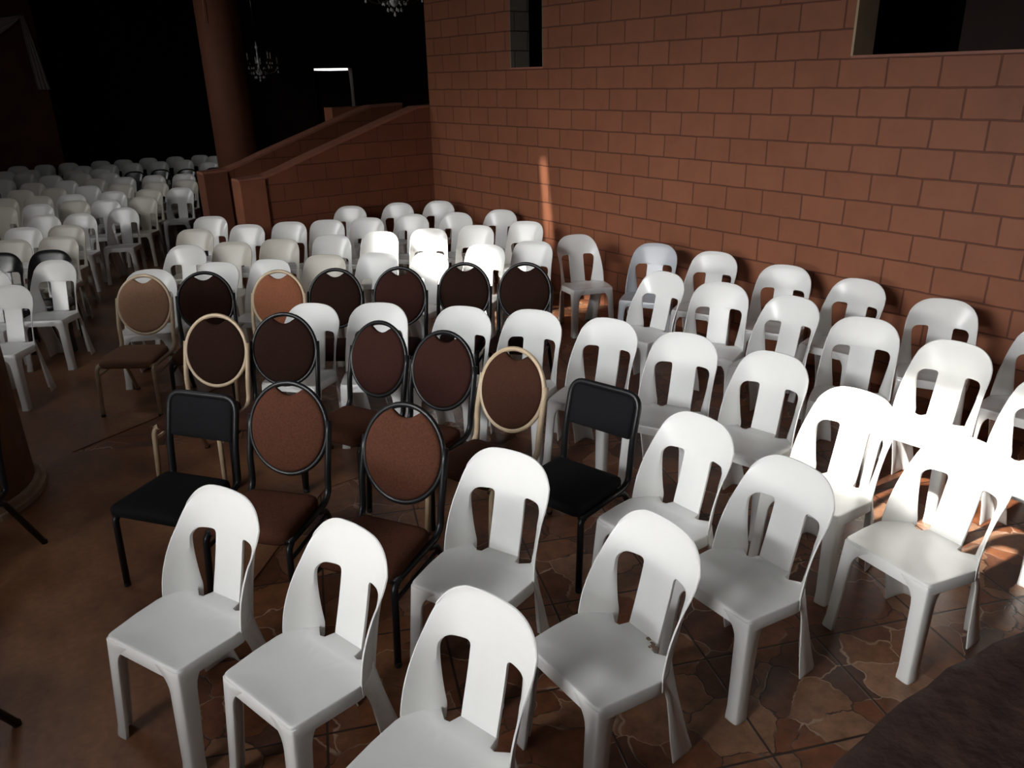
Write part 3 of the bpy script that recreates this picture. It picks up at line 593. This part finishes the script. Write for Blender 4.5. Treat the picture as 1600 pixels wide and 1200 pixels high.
# ------------------------------------------------------------------ where the chairs stand: kind, x, y, heading, label, group
CHAIRS = [
    ('white', 0.4, 2.396, 202.7, 'white plastic chair directly in front of the black padded chair on the brown floor', 'white plastic chairs on the tiled floor near the viewpoint'),
    ('white', 0.625, 1.937, 193.2, 'white plastic chair in the front row, second from the left', 'white plastic chairs on the tiled floor near the viewpoint'),
    ('white', 0.749, 1.374, 193.7, 'white plastic chair lowest in the photo, its legs cut off by the bottom edge', 'white plastic chairs on the tiled floor near the viewpoint'),
    ('white', 1.33, 2.001, 201.2, 'white plastic chair right beside the lowest round-backed brown chair', 'white plastic chairs on the tiled floor near the viewpoint'),
    ('white', 1.393, 1.41, 177.3, 'white plastic chair with a dark scuff on its seat by the back', 'white plastic chairs on the tiled floor near the viewpoint'),
    ('white', 2.047, 1.377, 176.5, 'white plastic chair just right of the one with the scuffed seat', 'white plastic chairs on the tiled floor near the viewpoint'),
    ('white', 2.705, 1.085, 170.4, 'white plastic chair nearest the rough parapet, back in full sun and seat in shade', 'white plastic chairs on the tiled floor near the viewpoint'),
    ('white', 2.106, 1.834, 181.7, 'white plastic chair standing immediately right of the black padded chair on the tiles', 'white plastic chairs on the tiled floor near the viewpoint'),
    ('white', 2.838, 1.569, 181.9, 'white plastic chair glaring in full sun, in the row behind the half-shaded one', 'white plastic chairs on the tiled floor near the viewpoint'),
    ('white', 2.989, 2.061, 190.3, 'white plastic chair just left of the one glaring in full sun', 'white plastic chairs on the tiled floor near the viewpoint'),
    ('white', 2.914, 2.511, 202.0, 'white plastic chair, second to the left of the one glaring in full sun', 'white plastic chairs on the tiled floor near the viewpoint'),
    ('white', 2.797, 2.984, 199.1, 'white plastic chair directly behind the black padded chair on the tiles', 'white plastic chairs on the tiled floor near the viewpoint'),
    ('white', 3.861, 3.599, 185.9, 'white plastic chair, first from the left in the second row from the block wall', 'white plastic chairs in the second row from the block wall'),
    ('white', 3.936, 3.061, 207.5, 'white plastic chair, second from the left in the second row from the block wall', 'white plastic chairs in the second row from the block wall'),
    ('white', 3.96, 2.63, 185.9, 'white plastic chair, third from the left in the second row from the block wall', 'white plastic chairs in the second row from the block wall'),
    ('white', 3.876, 2.05, 199.3, 'white plastic chair, fourth from the left in the second row from the block wall', 'white plastic chairs in the second row from the block wall'),
    ('white', 3.809, 1.597, 182.9, 'white plastic chair, fifth from the left in the second row from the block wall', 'white plastic chairs in the second row from the block wall'),
    ('white', 3.629, 1.075, 178, 'white plastic chair, sixth from the left in the second row from the block wall', 'white plastic chairs in the second row from the block wall'),
    ('white', 4.489, 4.866, 249.8, 'pale plastic chair turned a little towards the ramp, alone by the block wall', 'plastic chairs along the block wall'),
    ('grey', 4.578, 4.235, 208.0, 'bluish-grey plastic chair in the row along the block wall', 'plastic chairs along the block wall'),
    ('white', 4.659, 3.734, 199.3, 'white plastic chair, third from the left in the row along the block wall', 'plastic chairs along the block wall'),
    ('white', 4.659, 3.093, 201.7, 'white plastic chair, fourth from the left in the row along the block wall', 'plastic chairs along the block wall'),
    ('white', 4.647, 2.591, 185.6, 'white plastic chair, fifth from the left in the row along the block wall', 'plastic chairs along the block wall'),
    ('white', 4.58, 1.934, 203.0, 'white plastic chair, sixth from the left in the row along the block wall', 'plastic chairs along the block wall'),
    ('white', 4.42, 1.37, 181, 'white plastic chair, seventh from the left in the row along the block wall', 'plastic chairs along the block wall'),
    ('white', 1.676, 4.387, 218.4, 'white plastic chair, first from the left of four between the round-backed rows', 'white plastic chairs between the round-backed rows'),
    ('white', 2.026, 4.085, 230.5, 'white plastic chair, second from the left of four between the round-backed rows', 'white plastic chairs between the round-backed rows'),
    ('white', 2.34, 3.703, 214.6, 'white plastic chair, third from the left of four between the round-backed rows', 'white plastic chairs between the round-backed rows'),
    ('white', 2.602, 3.374, 210.4, 'white plastic chair, fourth from the left of four between the round-backed rows', 'white plastic chairs between the round-backed rows'),
    ('white', 1.214, 6.083, 242.3, 'white plastic chair, first from the left in the row just behind the seven round-backed chairs', 'plastic chairs before the ramp wall'),
    ('white_square', 1.637, 6.005, 226.6, 'white plastic chair, second from the left in the row just behind the seven round-backed chairs', 'plastic chairs before the ramp wall'),
    ('white_square', 1.979, 5.827, 222.9, 'white plastic chair, third from the left in the row just behind the seven round-backed chairs', 'plastic chairs before the ramp wall'),
    ('cream_square', 2.401, 5.669, 230.8, 'cream-white plastic chair, fourth from the left in the row just behind the seven round-backed chairs', 'plastic chairs before the ramp wall'),
    ('white_square', 2.729, 5.466, 221.5, 'white plastic chair, fifth from the left in the row just behind the seven round-backed chairs', 'plastic chairs before the ramp wall'),
    ('white_square', 3.014, 5.21, 208.9, 'white plastic chair, sixth from the left in the row just behind the seven round-backed chairs', 'plastic chairs before the ramp wall'),
    ('white_square', 3.551, 5.141, 217.6, 'white plastic chair, seventh from the left in the row just behind the seven round-backed chairs', 'plastic chairs before the ramp wall'),
    ('white_square', 3.93, 4.979, 217.9, 'white plastic chair, eighth from the left in the row just behind the seven round-backed chairs', 'plastic chairs before the ramp wall'),
    ('white', 1.662, 6.905, 227.3, 'white plastic chair, first from the left in the second row behind the round-backed chairs', 'plastic chairs before the ramp wall'),
    ('cream_square', 2.03, 6.751, 232.7, 'cream-white plastic chair, second from the left in the second row behind the round-backed chairs', 'plastic chairs before the ramp wall'),
    ('cream_square', 2.409, 6.582, 235.9, 'cream-white plastic chair, third from the left in the second row behind the round-backed chairs', 'plastic chairs before the ramp wall'),
    ('white_square', 2.838, 6.416, 236.2, 'white plastic chair, fourth from the left in the second row behind the round-backed chairs', 'plastic chairs before the ramp wall'),
    ('white_square', 3.218, 6.26, 230.6, 'white plastic chair, fifth from the left in the second row behind the round-backed chairs', 'plastic chairs before the ramp wall'),
    ('white_square', 3.64, 6.077, 231.6, 'white plastic chair, sixth from the left in the second row behind the round-backed chairs', 'plastic chairs before the ramp wall'),
    ('white_square', 4.029, 5.924, 223.0, 'white plastic chair, seventh from the left in the second row behind the round-backed chairs', 'plastic chairs before the ramp wall'),
    ('white_square', 4.487, 5.785, 216.1, 'white plastic chair, eighth from the left in the second row behind the round-backed chairs', 'plastic chairs before the ramp wall'),
    ('cream_square', 1.996, 7.646, 237.7, 'cream-white plastic chair, first from the left in the third row behind the round-backed chairs', 'plastic chairs before the ramp wall'),
    ('white_square', 2.449, 7.54, 232.4, 'white plastic chair, second from the left in the third row behind the round-backed chairs', 'plastic chairs before the ramp wall'),
    ('white_square', 2.829, 7.381, 235.3, 'white plastic chair, third from the left in the third row behind the round-backed chairs', 'plastic chairs before the ramp wall'),
    ('white_square', 3.163, 7.211, 236.4, 'white plastic chair, fourth from the left in the third row behind the round-backed chairs', 'plastic chairs before the ramp wall'),
    ('white_square', 3.504, 7.054, 230.1, 'white plastic chair, fifth from the left in the third row behind the round-backed chairs', 'plastic chairs before the ramp wall'),
    ('white', 3.929, 6.949, 220.7, 'white plastic chair, sixth from the left in the third row behind the round-backed chairs', 'plastic chairs before the ramp wall'),
    ('white', 4.294, 6.726, 211.4, 'white plastic chair, seventh from the left in the third row behind the round-backed chairs', 'plastic chairs before the ramp wall'),
    ('white', 4.726, 6.54, 210.5, 'white plastic chair, eighth from the left in the third row behind the round-backed chairs', 'plastic chairs before the ramp wall'),
    ('white_square', 2.366, 8.315, 240.0, 'white plastic chair, first from the left in the last row before the sloping wall', 'plastic chairs before the ramp wall'),
    ('white', 3.731, 7.909, 226.9, 'white plastic chair, second from the left in the last row before the sloping wall', 'plastic chairs before the ramp wall'),
    ('white', 4.221, 7.744, 221.0, 'white plastic chair, third from the left in the last row before the sloping wall', 'plastic chairs before the ramp wall'),
    ('white', 4.626, 7.536, 218.8, 'white plastic chair, fourth from the left in the last row before the sloping wall', 'plastic chairs before the ramp wall'),
    ('white_square', 1.644, 16.628, 253.7, 'pale grey-white plastic chair, first from the left, rearmost hall row', 'plastic chairs in the far hall'),
    ('white_square', 2.042, 16.53, 252.1, 'pale grey-white plastic chair, second from the left, rearmost hall row', 'plastic chairs in the far hall'),
    ('white_square', 2.435, 16.564, 250.9, 'pale grey-white plastic chair, third from the left, rearmost hall row', 'plastic chairs in the far hall'),
    ('white_square', 2.96, 16.511, 248.8, 'pale grey-white plastic chair, fourth from the left, rearmost hall row', 'plastic chairs in the far hall'),
    ('white_square', 3.331, 16.405, 247.5, 'pale grey-white plastic chair, fifth from the left, rearmost hall row', 'plastic chairs in the far hall'),
    ('white_square', 3.767, 16.382, 245.9, 'pale grey-white plastic chair, sixth from the left, rearmost hall row', 'plastic chairs in the far hall'),
    ('white_square', 4.217, 16.224, 244.2, 'pale grey-white plastic chair, seventh from the left, rearmost hall row', 'plastic chairs in the far hall'),
    ('white_square', 4.668, 16.179, 242.6, 'pale grey-white plastic chair, eighth from the left, rearmost hall row', 'plastic chairs in the far hall'),
    ('white_square', 4.805, 15.69, 241.4, 'pale grey-white plastic chair, ninth from the left, rearmost hall row', 'plastic chairs in the far hall'),
    ('white_square', 1.328, 15.722, 254.1, 'pale grey-white plastic chair, first from the left, second hall row from the back', 'plastic chairs in the far hall'),
    ('white_square', 1.702, 15.634, 252.6, 'pale grey-white plastic chair, second from the left, second hall row from the back', 'plastic chairs in the far hall'),
    ('white_square', 2.495, 15.685, 249.7, 'pale grey-white plastic chair, third from the left, second hall row from the back', 'plastic chairs in the far hall'),
    ('white_square', 2.891, 15.553, 248.0, 'pale grey-white plastic chair, fourth from the left, second hall row from the back', 'plastic chairs in the far hall'),
    ('white_square', 3.269, 15.475, 246.5, 'pale grey-white plastic chair, fifth from the left, second hall row from the back', 'plastic chairs in the far hall'),
    ('white_square', 3.704, 15.433, 244.9, 'pale grey-white plastic chair, sixth from the left, second hall row from the back', 'plastic chairs in the far hall'),
    ('white_square', 4.129, 15.369, 243.3, 'pale grey-white plastic chair, seventh from the left, second hall row from the back', 'plastic chairs in the far hall'),
    ('white_square', 4.32, 14.515, 241.2, 'pale grey-white plastic chair, eighth from the left, second hall row from the back', 'plastic chairs in the far hall'),
    ('white_square', 1.558, 15.095, 252.7, 'pale grey-white plastic chair, first from the left, third hall row from the back', 'plastic chairs in the far hall'),
    ('cream_square', 2.245, 14.915, 249.7, 'cream plastic chair, second from the left, third hall row from the back', 'plastic chairs in the far hall'),
    ('white_square', 2.633, 14.843, 248.1, 'pale grey-white plastic chair, third from the left, third hall row from the back', 'plastic chairs in the far hall'),
    ('white_square', 1.161, 14.328, 253.6, 'pale grey-white plastic chair, first pale one from the left, fourth hall row from the back', 'plastic chairs in the far hall'),
    ('white_square', 1.814, 14.354, 250.9, 'pale grey-white plastic chair, second pale one from the left, fourth hall row from the back', 'plastic chairs in the far hall'),
    ('cream_square', 2.23, 14.322, 249.1, 'cream plastic chair, third pale one from the left, fourth hall row from the back', 'plastic chairs in the far hall'),
    ('white_square', 2.581, 14.044, 247.2, 'pale grey-white plastic chair, fourth pale one from the left, fourth hall row from the back', 'plastic chairs in the far hall'),
    ('black', 2.939, 13.916, 245.7, 'glossy black plastic chair, first black one from the left, fourth hall row from the back', 'black plastic chairs in the hall'),
    ('black', 3.333, 13.886, 244.0, 'glossy black plastic chair, second black one from the left, fourth hall row from the back', 'black plastic chairs in the hall'),
    ('black', 3.675, 13.624, 242.2, 'glossy black plastic chair, third black one from the left, fourth hall row from the back', 'black plastic chairs in the hall'),
    ('black', 4.067, 13.459, 240.3, 'glossy black plastic chair, fourth black one from the left, fourth hall row from the back', 'black plastic chairs in the hall'),
    ('cream_square', 1.437, 13.407, 251.4, 'cream plastic chair, first from the left, fifth hall row from the back', 'plastic chairs in the far hall'),
    ('white_square', 1.856, 13.327, 249.4, 'white plastic chair, second from the left, fifth hall row from the back', 'plastic chairs in the far hall'),
    ('cream_square', 2.237, 13.274, 247.7, 'cream plastic chair, third from the left, fifth hall row from the back', 'plastic chairs in the far hall'),
    ('white_square', 2.604, 13.133, 245.8, 'white plastic chair, fourth from the left, fifth hall row from the back', 'plastic chairs in the far hall'),
    ('white_square', 3.011, 13.041, 243.9, 'white plastic chair, fifth from the left, fifth hall row from the back', 'plastic chairs in the far hall'),
    ('white_square', 3.412, 12.889, 241.9, 'white plastic chair, sixth from the left, fifth hall row from the back', 'plastic chairs in the far hall'),
    ('cream_square', 1.183, 12.57, 251.6, 'cream plastic chair, first from the left, sixth hall row from the back', 'plastic chairs in the far hall'),
    ('cream_square', 1.567, 12.469, 249.6, 'cream plastic chair, second from the left, sixth hall row from the back', 'plastic chairs in the far hall'),
    ('white_square', 1.966, 12.35, 247.5, 'white plastic chair, third from the left, sixth hall row from the back', 'plastic chairs in the far hall'),
    ('cream_square', 2.365, 12.219, 245.4, 'cream plastic chair, fourth from the left, sixth hall row from the back', 'plastic chairs in the far hall'),
    ('cream_square', 2.792, 12.071, 243.1, 'cream plastic chair, fifth from the left, sixth hall row from the back', 'plastic chairs in the far hall'),
    ('cream_square', 3.194, 12.054, 241.2, 'cream plastic chair, sixth from the left, sixth hall row from the back', 'plastic chairs in the far hall'),
    ('cream_square', 0.888, 11.736, 251.9, 'cream plastic chair, first from the left, seventh hall row from the back', 'plastic chairs in the far hall'),
    ('cream_square', 1.264, 11.651, 250.0, 'cream plastic chair, second from the left, seventh hall row from the back', 'plastic chairs in the far hall'),
    ('white_square', 1.619, 11.503, 247.9, 'white plastic chair, third from the left, seventh hall row from the back', 'plastic chairs in the far hall'),
    ('white_square', 2.085, 11.409, 245.2, 'white plastic chair, fourth from the left, seventh hall row from the back', 'plastic chairs in the far hall'),
    ('cream_square', 2.496, 11.275, 242.9, 'cream plastic chair, fifth from the left, seventh hall row from the back', 'plastic chairs in the far hall'),
    ('white_square', 2.846, 11.116, 238.7, 'white plastic chair, sixth from the left, seventh hall row from the back', 'plastic chairs in the far hall'),
    ('cream_square', 0.774, 10.908, 251.0, 'cream plastic chair, first from the left, eighth hall row from the back', 'plastic chairs in the far hall'),
    ('white_square', 1.138, 10.797, 249.2, 'white plastic chair, second from the left, eighth hall row from the back', 'plastic chairs in the far hall'),
    ('cream_square', 1.529, 10.801, 247.2, 'cream plastic chair, third from the left, eighth hall row from the back', 'plastic chairs in the far hall'),
    ('white_square', 1.826, 10.56, 245.1, 'white plastic chair, fourth from the left, eighth hall row from the back', 'plastic chairs in the far hall'),
    ('cream_square', 2.225, 10.522, 238.9, 'cream plastic chair, fifth from the left, eighth hall row from the back', 'plastic chairs in the far hall'),
    ('white', 1.053, 9.802, 247.5, 'white plastic chair, first from the left, ninth hall row from the back', 'plastic chairs in the far hall'),
    ('white', 1.368, 9.605, 245.3, 'white plastic chair, second from the left, ninth hall row from the back', 'plastic chairs in the far hall'),
    ('white', 1.823, 9.715, 241.4, 'white plastic chair, third from the left, ninth hall row from the back', 'plastic chairs in the far hall'),
    ('white_square', 0.755, 9.004, 247.8, 'white plastic chair, first from the left, tenth hall row from the back', 'plastic chairs in the far hall'),
    ('cream_square', 1.107, 8.847, 245.6, 'cream plastic chair, second from the left, tenth hall row from the back', 'plastic chairs in the far hall'),
    ('cream_square', 0.566, 8.306, 247.7, 'cream plastic chair, first from the left, eleventh hall row from the back', 'plastic chairs in the far hall'),
    ('cream_square', 0.929, 8.18, 244.9, 'cream plastic chair, second from the left, eleventh hall row from the back', 'plastic chairs in the far hall'),
    ('black', 0.41, 7.668, 247.0, 'glossy black plastic chair, first black one from the left, twelfth hall row from the back', 'black plastic chairs in the hall'),
    ('black', 0.757, 7.5, 244.3, 'glossy black plastic chair, second black one from the left, twelfth hall row from the back', 'black plastic chairs in the hall'),
    ('white', 0.248, 6.943, 246.0, 'white plastic chair, first from the left, thirteenth hall row from the back', 'plastic chairs in the far hall'),
    ('white', 0.689, 7.006, 236.9, 'white plastic chair, second from the left, thirteenth hall row from the back', 'plastic chairs in the far hall'),
    ('white', 0.284, 6.284, 236.6, 'white plastic chair, alone in view, fourteenth hall row from the back', 'plastic chairs in the far hall'),
]
for k, x, y, a, lab, g in CHAIRS:
    t = plastic_chair(k, x, y, a, lab, g)
    if "dark scuff" in lab: add_scuff(t)
ROUND = [
    ('C', 'TAN', 'TAN', 0.987, 5.595, 232.0, 'round-backed chair in tan fabric on a cream frame, alone at the row end'),
    ('K', 'BROWNF', 'DKBR', 1.383, 5.359, 241.5, 'round-backed chair with near-black pad and black frame, right beside the tan one'),
    ('C', 'RUST', 'RUST', 1.743, 5.076, 227.8, 'round-backed chair with rust-orange pad on a cream frame'),
    ('K', 'MAROON', 'DKBR', 2.08, 4.835, 230.5, 'dark round-backed chair with black frame, next to the rust-orange one'),
    ('K', 'MAROON', 'MAROON', 2.425, 4.581, 224.7, 'dark round-backed black-framed chair, second to the right of the rust-orange one'),
    ('K', 'MAROON', 'DKBR', 2.826, 4.389, 220.8, 'dark round-backed black-framed chair, second from the right in the furthest padded row'),
    ('K', 'DKBR', 'DKBR', 3.14, 4.1, 218.5, 'near-black round-backed chair at the right end of the furthest padded row'),
    ('C', 'BROWNF', 'DKBR', 1.022, 4.261, 223.9, 'round-backed chair with dark brown pad on a cream frame, behind the black square-backed chair'),
    ('K', 'BROWNF', 'DKBR', 1.348, 4.0, 228.2, 'dark brown round-backed black-framed chair, second from left in the second padded row'),
    ('K', 'REDBR', 'MAROON', 1.615, 3.583, 203.0, 'maroon round-backed black-framed chair in the middle of the five in the second padded row'),
    ('K', 'REDBR', 'MAROON', 1.791, 3.189, 204.8, 'maroon round-backed black-framed chair just left of the cream-framed one at the row end'),
    ('C', 'BROWNF', 'BROWNF', 1.892, 2.77, 197.0, 'round-backed chair with brown pad on a cream frame, just left of the black padded chair'),
    ('K', 'REDBR', 'REDBR', 0.903, 2.966, 219.0, 'reddish-brown round-backed black-framed chair beside the black square-backed chair'),
    ('K', 'REDBR', 'REDBR', 1.147, 2.454, 209.3, 'reddish-brown round-backed black-framed chair nearest the viewer'),
]
FAB = {'TAN': M_TAN, 'RUST': M_RUST, 'DKBR': M_DKBR, 'MAROON': M_MAROON, 'BROWNF': M_BROWNF, 'REDBR': M_REDBR}
for fr, st, bk, x, y, a, lab in ROUND:
    build_stacker('banquet_chair', round_back_parts(M_TUBEC if fr == 'C' else M_TUBEK, FAB[st], FAB[bk]), lab, 'chair', x, y, a, 'round-backed banquet chairs')
SQUARE = [(0.630, 3.350, 214.7, 'black square-backed padded chair on the brown floor at the left'),
    (2.051, 2.315, 192.6, 'black square-backed padded chair standing on the tiles among the white plastic chairs'),
    (-.232, 3.90, 230.0, 'black-framed padded chair cut off by the left edge, in front of the wooden lectern'),
    (-.50, 2.63, 230.0, 'black-framed chair of which only a leg shows low on the left edge')]
for x, y, a, lab in SQUARE: build_stacker('padded_chair', rect_back_parts(M_TUBEK, M_BLACKF), lab, 'chair', x, y, a, 'black square-backed chairs')

# ------------------------------------------------------------------ lectern at the left edge
t = thing('lectern', 'brown rounded wooden lectern with a worn pale base rim at the left edge', 'lectern', (-.27, 4.86, 0))
def dshape(r, flat): return [(r*math.cos(2*PI*k/36), max(-flat, min(flat, r*math.sin(2*PI*k/36)))) for k in range(36)]
bm = bmesh.new(); prism(bm, dshape(.48, .40), .07, 1.02); link('body', mesh_of(bm, 'lectern_body', M_WOOD, False), t)
bm = bmesh.new(); prism(bm, dshape(.53, .45), 0, .035); prism(bm, dshape(.505, .425), .035, .07); link('base', mesh_of(bm, 'lectern_base', M_WOODRIM, False), t)
bm = bmesh.new(); prism(bm, dshape(.52, .44), 1.02, 1.06); link('top', mesh_of(bm, 'lectern_top', M_WOOD, False), t)

# ------------------------------------------------------------------ chandeliers
def drop(bm, c, s, k=6):
    x, y, z = c
    lathe_pts = [(.0006, s*1.6), (s*.28, s*1.1), (s*.5, s*.4), (s*.42, 0), (.0006, -s*.35)]
    rings = [[bm.verts.new((x+r*math.cos(2*PI*i/k), y+r*math.sin(2*PI*i/k), z+h)) for i in range(k)] for r, h in lathe_pts]
    for A, B in zip(rings, rings[1:]):
        for i in range(k): bm.faces.new((A[i], A[(i+1) % k], B[(i+1) % k], B[i]))
def chandelier(label, x, y, zb, R):
    """zb = lowest drop, R = radius over the arms"""
    t = thing('crystal_chandelier', label, 'chandelier', (x, y, zb), 0.3, 'crystal chandeliers')
    H = R*2.05; top = CEIL-zb
    bm = bmesh.new(); lathe(bm, [(.006, H*.98), (.006, top-.01)], 8); lathe(bm, [(.05, top-.035), (.06, top)], 16); link('chain', mesh_of(bm, 'chandelier_chain', M_METAL), t)
    bm = bmesh.new(); lathe(bm, [(.004, H*.16), (.05, H*.2), (.07, H*.27), (.03, H*.34), (.018, H*.42), (.04, H*.5), (.02, H*.58), (.012, H*.8), (.03, H*.86), (.012, H*.92), (.006, H)], 16); link('stem', mesh_of(bm, 'chandelier_stem', M_CRYSTAL), t)
    for k in range(8):
        a = 2*PI*k/8; ca, sa = math.cos(a), math.sin(a); r_ = R*(1 if k % 2 else .86); zt = H*(.44 if k % 2 else .56)
        bm = bmesh.new(); tube(bm, smooth_path([(.02*ca, .02*sa, H*.36), (r_*.45*ca, r_*.45*sa, H*.20), (r_*.9*ca, r_*.9*sa, H*.26), (r_*ca, r_*sa, zt)], .12, 5), .007, 6)
        lathe(bm, [(.004, zt-.01), (.036, zt), (.038, zt+.006), (.012, zt+.012)], 10, r_*ca, r_*sa); arm = link('arm', mesh_of(bm, 'chandelier_arm', M_METAL), t)
        bm = bmesh.new(); lathe(bm, [(.011, zt+.012), (.011, zt+.10), (.004, zt+.13)], 8, r_*ca, r_*sa); link('candle', mesh_of(bm, 'chandelier_candle', M_CANDLE), arm)
        for q in (0, 1):
            bm = bmesh.new(); b = a+(q-.5)*.24; drop(bm, (r_*math.cos(b), r_*math.sin(b), zt-.075), .022); link('crystal', mesh_of(bm, 'chandelier_crystal', M_CRYSTAL, False), t)
        bm = bmesh.new(); drop(bm, (r_*ca, r_*sa, zt-.15), .030); link('crystal', mesh_of(bm, 'chandelier_crystal', M_CRYSTAL, False), t)
    for n_, rr, zz, s in ((12, .42, .20, .026), (8, .26, .10, .026), (10, .55, .33, .022)):
        for k in range(n_):
            a = 2*PI*(k+.3)/n_; bm = bmesh.new(); drop(bm, (R*rr*math.cos(a), R*rr*math.sin(a), H*zz), s); link('crystal', mesh_of(bm, 'chandelier_crystal', M_CRYSTAL, False), t)
    bm = bmesh.new(); drop(bm, (0, 0, .02), .034, 8); link('crystal', mesh_of(bm, 'chandelier_crystal', M_CRYSTAL, False), t)
chandelier('bright crystal chandelier cut by the top edge, beside the end of the block wall', 5.73, 10.0, 2.86, .37)
chandelier('dim crystal chandelier with candle arms hanging deep in the dark hall', 5.75, 15.2, 2.10, .34)

# ------------------------------------------------------------------ draped voile on the far wall
def strip(bm, path, widths, folds, depth, seg=22):
    rows = []
    for i, p in enumerate(path):
        row = []
        for k in range(seg+1):
            u = k/seg; row.append(bm.verts.new((p[0]+(u-.5)*widths[i], p[1]-.02-depth*(.5+.5*math.sin(u*folds*2*PI+i*.15)), p[2])))
        rows.append(row)
    for A, B in zip(rows, rows[1:]):
        for k in range(seg): bm.faces.new((A[k], A[k+1], B[k+1], B[k]))
t = thing('wall_drape', 'sheer white swag and hanging tail on the dark red far wall', 'drape', (2.33, 17.17, 3.26))
bm = bmesh.new(); n_ = 16
strip(bm, [(.02+.10*(i/n_), 0, -1.22*i/n_+.02) for i in range(n_+1)], [.06+.16*(i/n_)**.8 for i in range(n_+1)], 3.5, .05)
me = bake(mesh_of(bm, 'drape_tail', M_CLOTH), ('SOLIDIFY', dict(thickness=.004))); link('tail', me, t)
bm = bmesh.new(); rows = []
for i in range(25):
    u = i/24; row = []
    for k in range(13):
        v = k/12; sag = (.10+.42*v)*4*u*(1-u); row.append(bm.verts.new((.02-2.2*u, -.03-.04*(.5+.5*math.sin(v*16)), .03-.02*v-sag)))
    rows.append(row)
for A, B in zip(rows, rows[1:]):
    for k in range(12): bm.faces.new((A[k], A[k+1], B[k+1], B[k]))
me = bake(mesh_of(bm, 'drape_swag', M_CLOTH), ('SOLIDIFY', dict(thickness=.004))); link('swag', me, t)
# cord down the column and a scrap of paper on the floor
bm = bmesh.new(); tube(bm, [(3.78, 11.69, 4.2), (3.765, 11.69, 3.6), (3.775, 11.68, 3.2), (3.76, 11.68, 2.86)], .006, 6)
o = link('cord', mesh_of(bm, 'cord', M_CORD)); o['label'] = 'thin pale cord hanging down the round column'; o['category'] = 'cord'
bm = bmesh.new()
for k, (x, y, z) in enumerate(((0, 0, .007), (.022, .004, .009), (.02, .018, .013), (.002, .016, .010))): bm.verts.new((x, y, z))
bm.verts.ensure_lookup_table(); bm.faces.new(bm.verts[:]); me = bake(mesh_of(bm, 'paper_scrap', M_PAPER, False), ('SOLIDIFY', dict(thickness=.003)))
o = link('paper_scrap', me, None, (.142, 4.575, 0)); o['label'] = 'tiny pale scrap of litter on the brown floor by the lectern'; o['category'] = 'litter'
